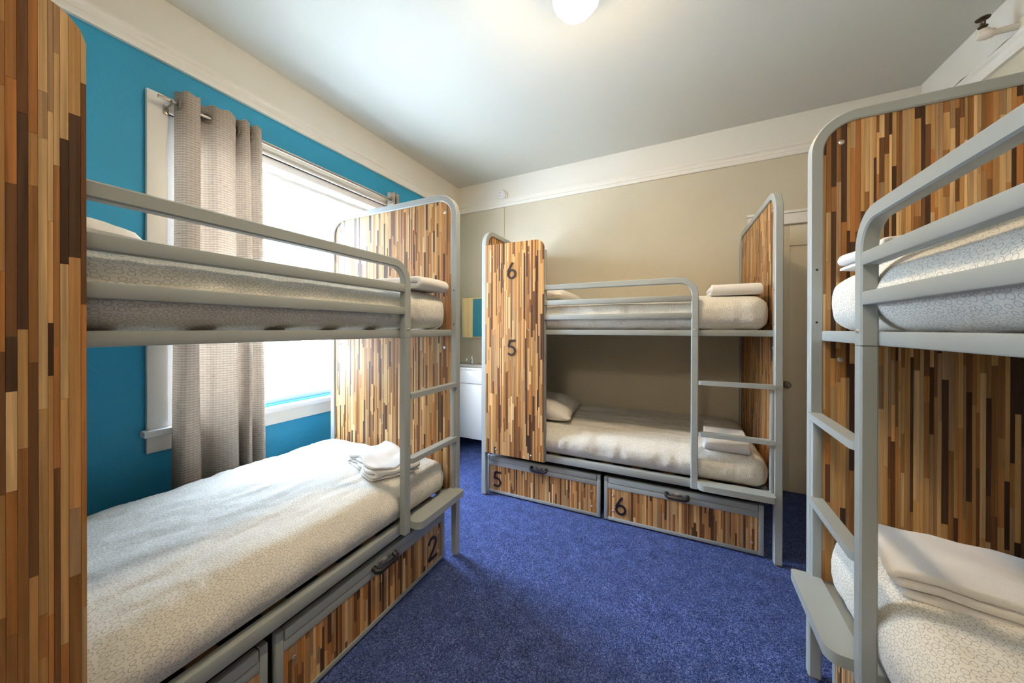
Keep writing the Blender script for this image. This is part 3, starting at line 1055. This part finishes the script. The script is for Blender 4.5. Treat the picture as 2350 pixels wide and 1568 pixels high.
def towel(fr, s, v, z, L, W, layers, th, yaw, label, seed, rough=1.0, flip=1):
    """towel folded over on itself: a sheet of thickness th zigzagging 'layers' times, bends at the ends of W"""
    bm = bmesh.new()
    so = seed * 5.13
    r = th * 0.55
    # centre line (y, z)
    path = []
    for k in range(layers):
        zz = th * 0.5 + k * th * 1.06
        y0, y1 = (-W / 2, W / 2) if k % 2 == 0 else (W / 2, -W / 2)
        shrink = 0.012 * k
        y0, y1 = y0 * (1 - shrink), y1 * (1 - shrink)
        m = 10
        for i in range(m + 1):
            path.append((y0 + (y1 - y0) * i / m, zz))
        if k < layers - 1:
            cx = y1
            sg = 1 if y1 > y0 else -1
            for a in (0.1, 0.25, 0.4, 0.5, 0.6, 0.75, 0.9):
                ang = -PI / 2 + PI * a
                path.append((cx + sg * r * math.cos(ang) * 1.0, zz + th * 0.53 + th * 0.53 * math.sin(ang)))
    n = len(path)
    nrm = []
    for i in range(n):
        a, b = path[max(0, i - 1)], path[min(n - 1, i + 1)]
        d = Vector((b[0] - a[0], b[1] - a[1])).normalized()
        nrm.append(Vector((-d.y, d.x)) * th * 0.5)
    m = 2 * n
    Ht = layers * th * 1.06
    xs = [(-0.5, 0.35), (-0.5 + 0.004 / L, 0.75), (-0.5 + 0.010 / L, 0.95)] + [(-0.5 + i / 16, 1.0) for i in range(1, 16)] + [(0.5 - 0.010 / L, 0.95), (0.5 - 0.004 / L, 0.75), (0.5, 0.35)]
    rings = []
    for fx_, k in xs:
        x = fx_ * L
        ring = []
        pts = []
        for i, (y, zz) in enumerate(path):
            e = k * (0.5 if i in (0, n - 1) else 1.0)
            pts.append((y + nrm[i].x * e, zz + nrm[i].y * e, zz))
        for i in range(n - 1, -1, -1):
            y, zz = path[i]
            e = k * (0.5 if i in (0, n - 1) else 1.0)
            pts.append((y - nrm[i].x * e, zz - nrm[i].y * e, zz))
        for y, zz, lay in pts:
            e = 1 - 0.10 * (abs(2 * x / L) ** 8) * (zz / Ht)
            wob = fbm((x * 6 + so, y * 6, so)) * 0.010 * rough * (lay / Ht) + 0.004 * rough * fbm((x * 15 + so, y * 15, lay * 9))
            xx = x * e + 0.010 * rough * fbm((y * 9 + so, lay * 20, so + 4)) * abs(2 * x / L)
            yy = y + 0.010 * rough * fbm((x * 7 + so, lay * 30, so + 8))
            ring.append(bm.verts.new((xx, yy * flip, max(0.0, zz + wob))))
        rings.append(ring)
    for a, b in zip(rings, rings[1:]):
        for j in range(m):
            k = (j + 1) % m
            bm.faces.new((a[j], b[j], b[k], a[k]))
    for ring in (rings[0], rings[-1]):
        for i in range(n - 1):
            bm.faces.new((ring[i], ring[i + 1], ring[m - 2 - i], ring[m - 1 - i]))
    bmesh.ops.recalc_face_normals(bm, faces=bm.faces[:])
    me = bpy.data.meshes.new('folded_towel')
    bm.to_mesh(me)
    bm.free()
    finish(me, M_TOWEL, 75)
    o = obj('folded_towel', me)
    o.location = fr.world(s, v, z)
    o.rotation_euler = (0, 0, fr.rz + yaw)
    return tag(o, label, 'towel', 'folded white towels')

towel(frL, 0.320, 0.270, 0.575, 0.24, 0.32, 4, 0.016, -0.40, 'crumpled folded white towel on the lower window bunk', 1, 2.2)
towel(frL, 0.215, 0.240, 1.512, 0.25, 0.40, 2, 0.030, 0.02, 'folded white towel on the upper window bunk by its wood panel', 2, 0.4, -1)
towel(frB, 0.200, 0.300, 1.515, 0.28, 0.34, 2, 0.034, 0.0, 'folded white towel on the upper back wall bunk', 3, 0.4, -1)
towel(frB, 0.245, 0.235, 0.572, 0.25, 0.30, 2, 0.036, -0.06, 'thick folded white towel on the lower back wall bunk', 4, 0.4, -1)
towel(frR, 0.240, 0.300, 1.507, 0.30, 0.46, 3, 0.018, 0.03, 'folded white towel on the upper right bunk', 6, 0.7)
towel(frR, 0.310, 0.415, 0.604, 0.31, 0.60, 3, 0.022, -0.16, 'large folded white towel on the lower right bunk', 7, 1.6)

# ------------------------------------------------------------------ curtain and rod
ROD_X, ROD_Z = XL + 0.085, 2.475
rd = thing('curtain_rod', 'thin nickel curtain rod on brackets above the window', 'curtain rod', (ROD_X, 0.72, ROD_Z))
def rpart(name, mb, m, parent=rd):
    o = mb.build(name, m, None)
    o.parent = parent
    o.matrix_parent_inverse = Matrix.Translation(-Vector(rd.location))
    return o
rpart('rod', MB().sweep([(ROD_X, 0.722, ROD_Z), (ROD_X, 2.345, ROD_Z)], round_sect(0.0085, 14), up=(0, 0, 1)), M_NICKEL)
for y in (0.770, 2.290):
    b = rpart('bracket', MB().box(XL + 0.024, XL + 0.028, y - 0.010, y + 0.010, ROD_Z - 0.052, ROD_Z - 0.006, bev=0.002)
              .sweep([(XL + 0.026, y, ROD_Z - 0.020), (ROD_X - 0.004, y, ROD_Z - 0.018), (ROD_X + 0.010, y, ROD_Z - 0.012), (ROD_X + 0.012, y, ROD_Z)], round_sect(0.004, 8), up=(0, 1, 0)), M_NICKEL)

def curtain(ctrl, ztop, zbot, label, grommets, spread, seed):
    """ctrl: (y, outward) key points of the fold line at rod height"""
    pts = []
    c = [ctrl[0]] + ctrl + [ctrl[-1]]
    for i in range(1, len(c) - 2):
        p0, p1, p2, p3 = [Vector(q) for q in c[i - 1:i + 3]]
        for k in range(8):
            t = k / 8
            pts.append(0.5 * ((2 * p1) + (p2 - p0) * t + (2 * p0 - 5 * p1 + 4 * p2 - p3) * t * t + (3 * p1 - p0 - 3 * p2 + p3) * t ** 3))
    pts.append(Vector(ctrl[-1]))
    arcl = [0]
    for a, b in zip(pts, pts[1:]):
        arcl.append(arcl[-1] + (b - a).length)
    cy = (ctrl[0][0] + ctrl[-1][0]) / 2
    root = thing('curtain', label, 'curtain', (ROD_X, cy, zbot), group='taupe woven grommet curtains')
    bm = bmesh.new()
    uvl = bm.loops.layers.uv.new('UVMap')
    nz = 60
    rows = []
    for j in range(nz + 1):
        z = ztop + (zbot - ztop) * j / nz
        t = (ztop - z) / (ztop - zbot)
        row = []
        for i, p in enumerate(pts):
            dy = p.x - cy
            y = dy * (1 + spread * t) + 0.010 * t * math.sin(3 * t + i * 0.13)
            x = p.y * (1 + 0.25 * t) + 0.008 * math.sin(5 * t + i * 0.21 + seed) * min(1, 4 * t)
            zt = z + (0.006 * math.sin(i * 0.5) if j == 0 else 0)
            row.append(bm.verts.new((x - (ROD_X - XL), y, zt - zbot)))
        rows.append(row)
    for j in range(nz):
        for i in range(len(pts) - 1):
            f = bm.faces.new((rows[j][i], rows[j][i + 1], rows[j + 1][i + 1], rows[j + 1][i]))
            for l, (jj, ii) in zip(f.loops, ((j, i), (j, i + 1), (j + 1, i + 1), (j + 1, i))):
                l[uvl].uv = (arcl[ii], (ztop - zbot) * (1 - jj / nz))
    bmesh.ops.recalc_face_normals(bm, faces=bm.faces[:])
    bmesh.ops.solidify(bm, geom=bm.faces[:], thickness=0.0022)
    me = bpy.data.meshes.new('cloth')
    bm.to_mesh(me)
    bm.free()
    finish(me, M_CURTAIN, 80)
    obj('cloth', me, root)
    for y, out, ay in grommets:
        n = 22
        mb = MB()
        ax = Vector((math.sin(ay), math.cos(ay), 0))      # ring normal
        u = Vector((0, 0, 1)); s = ax.cross(u)
        ctr = Vector((out - (ROD_X - XL), y - cy, ROD_Z - zbot))
        mb.sweep([ctr + (u * math.cos(2 * PI * i / n) + s * math.sin(2 * PI * i / n)) * 0.024 for i in range(n)], round_sect(0.0055, 8), up=tuple(ax), closed=True)
        mb.build('grommet', M_NICKEL, root)
    return root

curtain([(0.795, 0.045), (0.800, 0.085), (0.822, 0.118), (0.868, 0.122), (0.885, 0.095), (0.893, 0.055), (0.918, 0.070), (0.945, 0.108), (0.99, 0.122), (1.035, 0.112), (1.052, 0.080), (1.058, 0.050), (1.066, 0.090), (1.085, 0.118),
         (1.112, 0.112), (1.120, 0.070), (1.126, 0.055), (1.134, 0.092), (1.155, 0.115), (1.180, 0.100), (1.188, 0.060)],
        2.545, 0.30, 'taupe woven curtain gathered at the left of the window', ((0.800, 0.085, 0.15), (0.919, 0.080, -0.95), (1.059, 0.085, 0.0), (1.126, 0.085, 0.0)), 0.10, 1)
curtain([(2.235, 0.05), (2.243, 0.09), (2.26, 0.115), (2.278, 0.09), (2.284, 0.055), (2.290, 0.09), (2.308, 0.115), (2.324, 0.085), (2.330, 0.05)], 2.545, 0.30,
        'taupe woven curtain gathered at the far end of the window, mostly hidden', ((2.243, 0.085, 0.0), (2.288, 0.085, 0.0)), 0.10, 2)

# ------------------------------------------------------------------ ceiling lamp
LX, LY = -0.437, 1.566
lamp = thing('ceiling_lamp', 'glowing white globe lamp on the ceiling', 'lamp', (LX, LY, ZC))
R = 0.106
zc = -0.132
prof = [(0.055, -0.02)] + [(R * math.sin(a), zc + R * math.cos(a)) for a in [0.5 + (PI - 0.5) * i / 22 for i in range(23)]]
prof[-1] = (0.0, zc - R)
g = MB().lathe(prof, (0, 0, 0), 'z', 40).build('globe_shade', m_emit('lamp_glow', (1.0, 0.75, 0.46), LAMP_POWER), lamp, 60)
MB().lathe([(0.0, 0.0), (0.075, 0.0), (0.075, -0.012), (0.062, -0.022), (0.0, -0.022)], (0, 0, 0), 'z', 32).build('ceiling_plate', M_WHITE, lamp)
cap = [(0.045, -0.018)] + [((R + 0.003) * math.sin(a), zc + (R + 0.003) * math.cos(a)) for a in [0.45 + (1.88 - 0.45) * i / 12 for i in range(13)]]
cap += [((R + 0.006) * math.sin(a), zc + (R + 0.006) * math.cos(a)) for a in [1.88 - (1.88 - 0.45) * i / 12 for i in range(13)]] + [(0.045, -0.016)]
MB().lathe(cap, (0, 0, 0), 'z', 40).build('globe_light_shield', M_WHITE, lamp)  # unseen cap added to keep the globe's light off the ceiling

# unseen globe added as fill, beyond the added doorway
hall_fill = thing('hall_fill_globe', 'added fill globe hanging unseen in the hallway behind the viewpoint', 'lamp', (-0.30, -1.25, ZC))
MB().lathe([(0.0, 0.0), (0.06, 0.0), (0.06, -0.015), (0.012, -0.03), (0.012, -0.36), (0.0, -0.36)], (0, 0, 0), 'z', 24).build('pendant_stem', M_WHITE, hall_fill)
MB().lathe([(0.02, -0.355)] + [(0.14 * math.sin(a), -0.49 + 0.14 * math.cos(a)) for a in [0.25 + (PI - 0.25) * i / 18 for i in range(18)]] + [(0.0, -0.63)], (0, 0, 0), 'z', 32).build('globe_shade', m_emit('hall_fill_glow', (1.0, 0.85, 0.66), HALL_FILL_POWER), hall_fill, 60)

# ------------------------------------------------------------------ smoke detector, cable on the back wall
sd = thing('smoke_detector', 'round white smoke detector above the picture rail', 'smoke detector', (-1.800, YB, 2.835))
MB().lathe([(0.062, 0.0), (0.062, -0.016), (0.055, -0.022), (0.0, -0.022)], (0, 0, 0), 'y', 28).build('base_plate', M_TRIM, sd)
MB().lathe([(0.050, -0.021), (0.052, -0.036), (0.044, -0.046), (0.020, -0.050), (0.0, -0.050)], (0, 0, 0), 'y', 28).build('sensor_cover', M_WHITE, sd)
for dz in (0.016, -0.018):
    MB().box(-0.022, -0.004, -0.052, -0.046, dz - 0.003, dz + 0.003, bev=0.001).build('vent_slot', M_NICKEL, sd)
cab = MB().sweep([(-1.782, YB - 0.006, ZP - 0.001), (-1.782, YB - 0.006, 1.9), (-1.780, YB - 0.006, 0.02)], round_sect(0.006, 8), up=(0, 1, 0)).build('wall_cable', M_GREIGE)
tag(cab, 'thin painted cable running down the back wall below detector', 'cable')

# ------------------------------------------------------------------ wash corner
van = thing('vanity_cabinet', 'white wall hung vanity cabinet in the far corner', 'cabinet', (-2.12, YB, 0.14))
MB().box(-0.285, 0.285, -0.385, -0.002, 0, 0.585, bev=0.003).build('cabinet_body', M_CABINET, van)
for x0, x1 in ((-0.285, -0.002), (0.002, 0.285)):
    MB().box(x0, x1, -0.405, -0.386, 0.0, 0.578, bev=0.002).build('cabinet_door', M_CABINET, van)
bas = thing('washbasin', 'white ceramic washbasin on the vanity cabinet', 'washbasin', (-2.12, YB, 0.727))
q = MB()
q.box(-0.292, 0.292, -0.415, -0.002, 0.0, 0.14, bev=0.008)
q.box(-0.292, 0.292, -0.415, -0.385, 0.14, 0.168, bev=0.006).box(-0.292, 0.292, -0.16, -0.002, 0.14, 0.168, bev=0.006)
q.box(-0.292, -0.262, -0.385, -0.16, 0.14, 0.168, bev=0.006).box(0.262, 0.292, -0.385, -0.16, 0.14, 0.168, bev=0.006)
q.build('basin', M_CERAMIC, bas)
fx, fy = -0.02, -0.12
tap = MB().lathe([(0.024, 0.168), (0.024, 0.176), (0.017, 0.182), (0.017, 0.245), (0.021, 0.250), (0.021, 0.268), (0.0, 0.272)], (fx, fy, 0), 'z', 18)
tap.sweep([(fx, fy - 0.008, 0.222), (fx, fy - 0.06, 0.240), (fx, fy - 0.105, 0.236), (fx, fy - 0.115, 0.220)], round_sect(0.010, 12), up=(1, 0, 0))
tap = tap.build('faucet', M_CHROME, bas)
MB().sweep([(fx, fy, 0.268), (fx, fy - 0.02, 0.282), (fx, fy - 0.07, 0.295)], round_sect(0.006, 10), up=(1, 0, 0)).build('lever', M_CHROME, tap)
mir = thing('mirror_cabinet', 'pale yellow mirror cabinet above the washbasin', 'mirror cabinet', (-2.03, YB, 1.205))
MB().box(-0.225, 0.225, -0.135, -0.002, 0, 0.462, bev=0.002).build('cabinet_body', M_YELLOW, mir)
for x0, x1 in ((-0.225, -0.152), (-0.149, -0.085)):
    MB().box(x0, x1, -0.150, -0.136, 0.004, 0.458, bev=0.002).build('side_panel', M_YELLOW, mir)  # two plain yellow strips left of the mirror glass
MB().box(-0.083, 0.222, -0.146, -0.136, 0.012, 0.446, bev=0.001).build('mirror_glass', M_MIRROR, mir)

# ------------------------------------------------------------------ sprinkler and rail gap wire on the right wall
sp = thing('sprinkler', 'painted sprinkler pipe with dark upright head on the right wall', 'sprinkler', (XR, 2.621, 2.824))
MB().lathe([(0.042, 0.0), (0.040, -0.006), (0.024, -0.014), (0.0, -0.014)], (0, 0, 0), 'x', 24).build('wall_flange', M_PIPE, sp)
MB().sweep([(-0.005, 0, 0), (-0.115, 0, 0)], round_sect(0.0145, 16), up=(0, 0, 1)).build('pipe', M_PIPE, sp)
q = MB()
q.lathe([(0.0, -0.155), (0.014, -0.152), (0.022, -0.142), (0.024, -0.130), (0.024, -0.112), (0.021, -0.110), (0.021, -0.098), (0.017, -0.096)], (0, 0, 0), 'x', 20)
q.lathe([(0.020, 0.0), (0.022, 0.022), (0.018, 0.026), (0.0, 0.026)], (-0.132, 0, 0), 'z', 18)
q.build('elbow', M_PIPE, sp)
q = MB()
q.lathe([(0.011, 0.024), (0.011, 0.038), (0.017, 0.040), (0.017, 0.045), (0.007, 0.048), (0.006, 0.060), (0.0, 0.060)], (-0.132, 0, 0), 'z', 12)
for sx in (-1, 1):
    q.sweep([(-0.132, sx * 0.013, 0.044), (-0.132, sx * 0.014, 0.062), (-0.132, sx * 0.004, 0.080)], round_sect(0.003, 6), up=(1, 0, 0))
q.lathe([(0.0, 0.080), (0.024, 0.082), (0.026, 0.086), (0.0, 0.088)], (-0.132, 0, 0), 'z', 18)
q.build('sprinkler_head', M_BRONZE, sp)
pts = [(XR - 0.012 - 0.004 * math.sin(i * 1.9), 1.3 + i * 0.1, ZP + 0.100 + 0.004 * math.sin(i * 2.7)) for i in range(21)]
strand = MB().sweep(pts, round_sect(0.0035, 6)).build('rail_gap_strand', M_BLACK)  # dark strand drawn for the open gap at the rail top
tag(strand, 'thin dark wire drawn for the gap on top of the right picture rail', 'strand')
